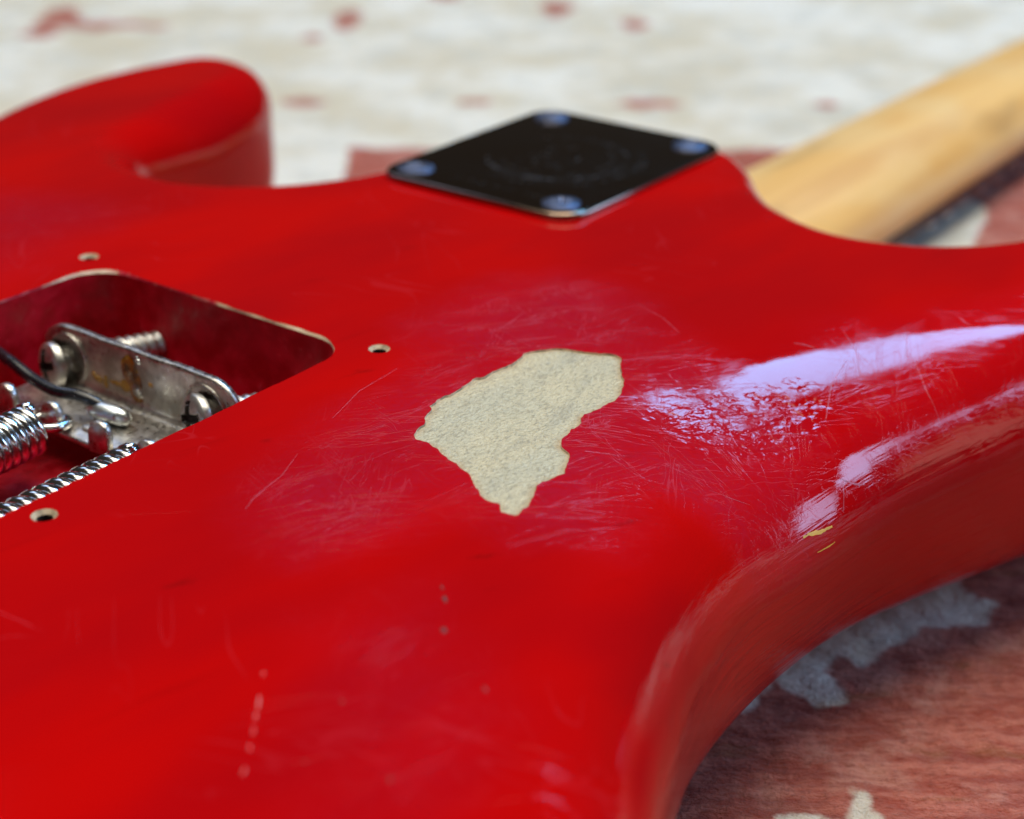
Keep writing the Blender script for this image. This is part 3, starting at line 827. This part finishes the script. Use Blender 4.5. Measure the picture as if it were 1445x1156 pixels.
claw.location = Vector((-.7, 1.8, -.3))*S
# ------------------------------------------------------------------ springs
def spring(x0, y0, z0, x1, y1, z1, R, wr, pitch, hook_y, name='tremolo_spring'):
    a, b = Vector((x0, y0, z0)), Vector((x1, y1, z1)); ax = (b-a); L = ax.length; ax.normalize()
    M = frame(a, ax); turns = int(L/pitch); path = []
    for i in range(turns*18):
        t = i/18*2*PI; path.append(M @ Vector((R*math.cos(t), R*math.sin(t), pitch*i/18)))
    o = part(name, *tube(path, wr, 8), SPRING)
    st_ = path[0]
    hk = bez([tuple(st_), (x0+1.2, y0+2.0, z0+R*.1), (x0+3.2, hook_y+2.6, -13.4), (CX-13.0, hook_y+2.8, -13.6), (CX-12.0, hook_y+.6, -13.6), (CX-12.4, hook_y-2.4, -13.5), (CX-15.0, hook_y-3.4, -13.3), (CX-17.6, hook_y-2.2, -12.9)], 8)
    part('spring_hook', *tube(hk, wr*.95, 8), SPRING, o)
    return o
spring(-141.2, 5.6, -10.8, -186, 2.5, -10.6, 3.7, .86, 1.85, 9.9)
spring(-141.5, -19.3, -10.4, -186, -20.3, -9.9, 3.65, .95, 2.4, -20.5)

# ------------------------------------------------------------------ rug
nx = 330
U = np.r_[-.35:1.0:nx*1j]
# rows run along (0.59,-0.81); finer mesh near the guitar
gx = np.r_[np.arange(-260, -130, 2.6), np.arange(-130, 70, 1.3), np.arange(70, 330, 2.6), np.arange(330, 1150, 9.0)]; gy = np.r_[np.arange(-420, -230, 9.0), np.arange(-230, -200, 2.6), np.arange(-200, -10, 1.3), np.arange(-10, 330, 2.6), np.arange(330, 1150, 9.0)]
GX, GY = np.meshgrid(gx, gy, indexing='ij'); R2 = np.column_stack([GX.ravel(), GY.ravel()])
FIELD = [(130.4, 177.2), (222.6, 55.3), (296.1, -2.9), (406.7, -89.4), (330, -300), (60, -430), (-179.1, -418.2), (-341.9, -233.3), (-42.4, 41.9)]
NOTCH = [(-37.0, -94.9), (-14.0, -106.3), (-19.6, -113.3), (-16.9, -115.2), (-20.8, -116.8), (-26.1, -116.5), (-33.4, -107.0), (-40.4, -107.1), (-45.5, -105.4), (-52.2, -104.0), (-52.1, -98.1), (-57.3, -100.2), (-63.6, -106.7), (-67.1, -103.5), (-65.2, -94.4), (-75.2, -94.1), (-93.7, -91.6), (-87.9, -79.6)]
SPOTP = [(-86.4, -118.3), (-84.0, -120.8), (-89.9, -125.2), (-97.1, -127.6), (-106.2, -115.4), (-98.5, -111.9), (-95.2, -115.8), (-93.1, -120.9)]
ISLE = [(151.9, -17.2), (162.8, -12.2), (213.2, -12.5), (206.1, -23.4), (195.4, -28.7), (182.4, -32.0), (140, -40), (120, -26.4)]
wb = np.column_stack([vnoise(R2, 7, 21), vnoise(R2, 7, 22)])-.5
RW = R2+wb*4
dye = sstep(sdist(RW, np.array(FIELD)), -2, 2)
for poly in (NOTCH, SPOTP, ISLE): dye *= 1-sstep(sdist(R2+wb*2.5+(np.column_stack([vnoise(R2, 2.6, 51), vnoise(R2, 2.6, 52)])-.5)*3, np.array(poly)), -3.0, 2.5)
RS = R2+wb*9
ax_ = np.array([.591, -.806]); ay_ = np.array([.806, .591])
for x, y, a, b, s in ((355.7, 203.3, 7, 12, .9), (242.9, 126.7, 13, 5, .7), (206.6, 180.9, 8, 4, .55), (285, 69.9, 5, 5, .9), (165.5, 233.1, 10, 8, .45), (281.6, 312, 7, 22, .6),
                      (360.4, 249.9, 7, 18, .8), (352, 310, 9, 14, .8), (199.1, 415, 9, 26, .75), (203, 391, 24, 9, .75), (175, 398, 9, 12, .6), (245, 300, 6, 9, .4), (168, 452, 10, 12, .5), (215, 372, 16, 6, .5)):
    q = RS-np.array([x, y]); e = np.hypot(q@ax_/a, q@ay_/b)/1.2; dye = np.maximum(dye, (s*.35+.48)*(1-sstep(e, .55, 1.25)))
# faded traces of the pattern further out
dye = np.maximum(dye, .8*sstep(vnoise(R2+500, 34, 31), .80, .86)*sstep(R2@ay_, 420, 520))
rz = -60.5+(vnoise(R2, 3.2, 41, 2)-.5)*1.2+(vnoise(R2, 60, 42, 2)-.5)*1.5
idx = np.arange(len(R2)).reshape(GX.shape)
Fq = np.stack([idx[:-1, :-1], idx[1:, :-1], idx[1:, 1:], idx[:-1, 1:]], -1).reshape(-1, 4)
rug = mesh('rug', np.column_stack([R2, rz]), Fq, RUG, attrs={'dye': dye})
# rolled hem so that the rug has a thickness
hem = []
x0_, x1_, y0_, y1_ = gx[0], gx[-1], gy[0], gy[-1]
rug['label'] = 'faded cream and brick red woven rug lying under the guitar'; rug['category'] = 'rug'
hemo = mesh('rug_hem', *tube([(x0_, y0_, -63), (x1_, y0_, -63), (x1_, y1_, -63), (x0_, y1_, -63), (x0_, y0_, -63)], 2.6, 8), RUG, rug)
fl_ = mesh('floor', [(-4000, -4000, -66), (4000, -4000, -66), (4000, 4000, -66), (-4000, 4000, -66)], [(0, 1, 2, 3)], FLOORM, smooth=False)
fl_['kind'] = 'structure'
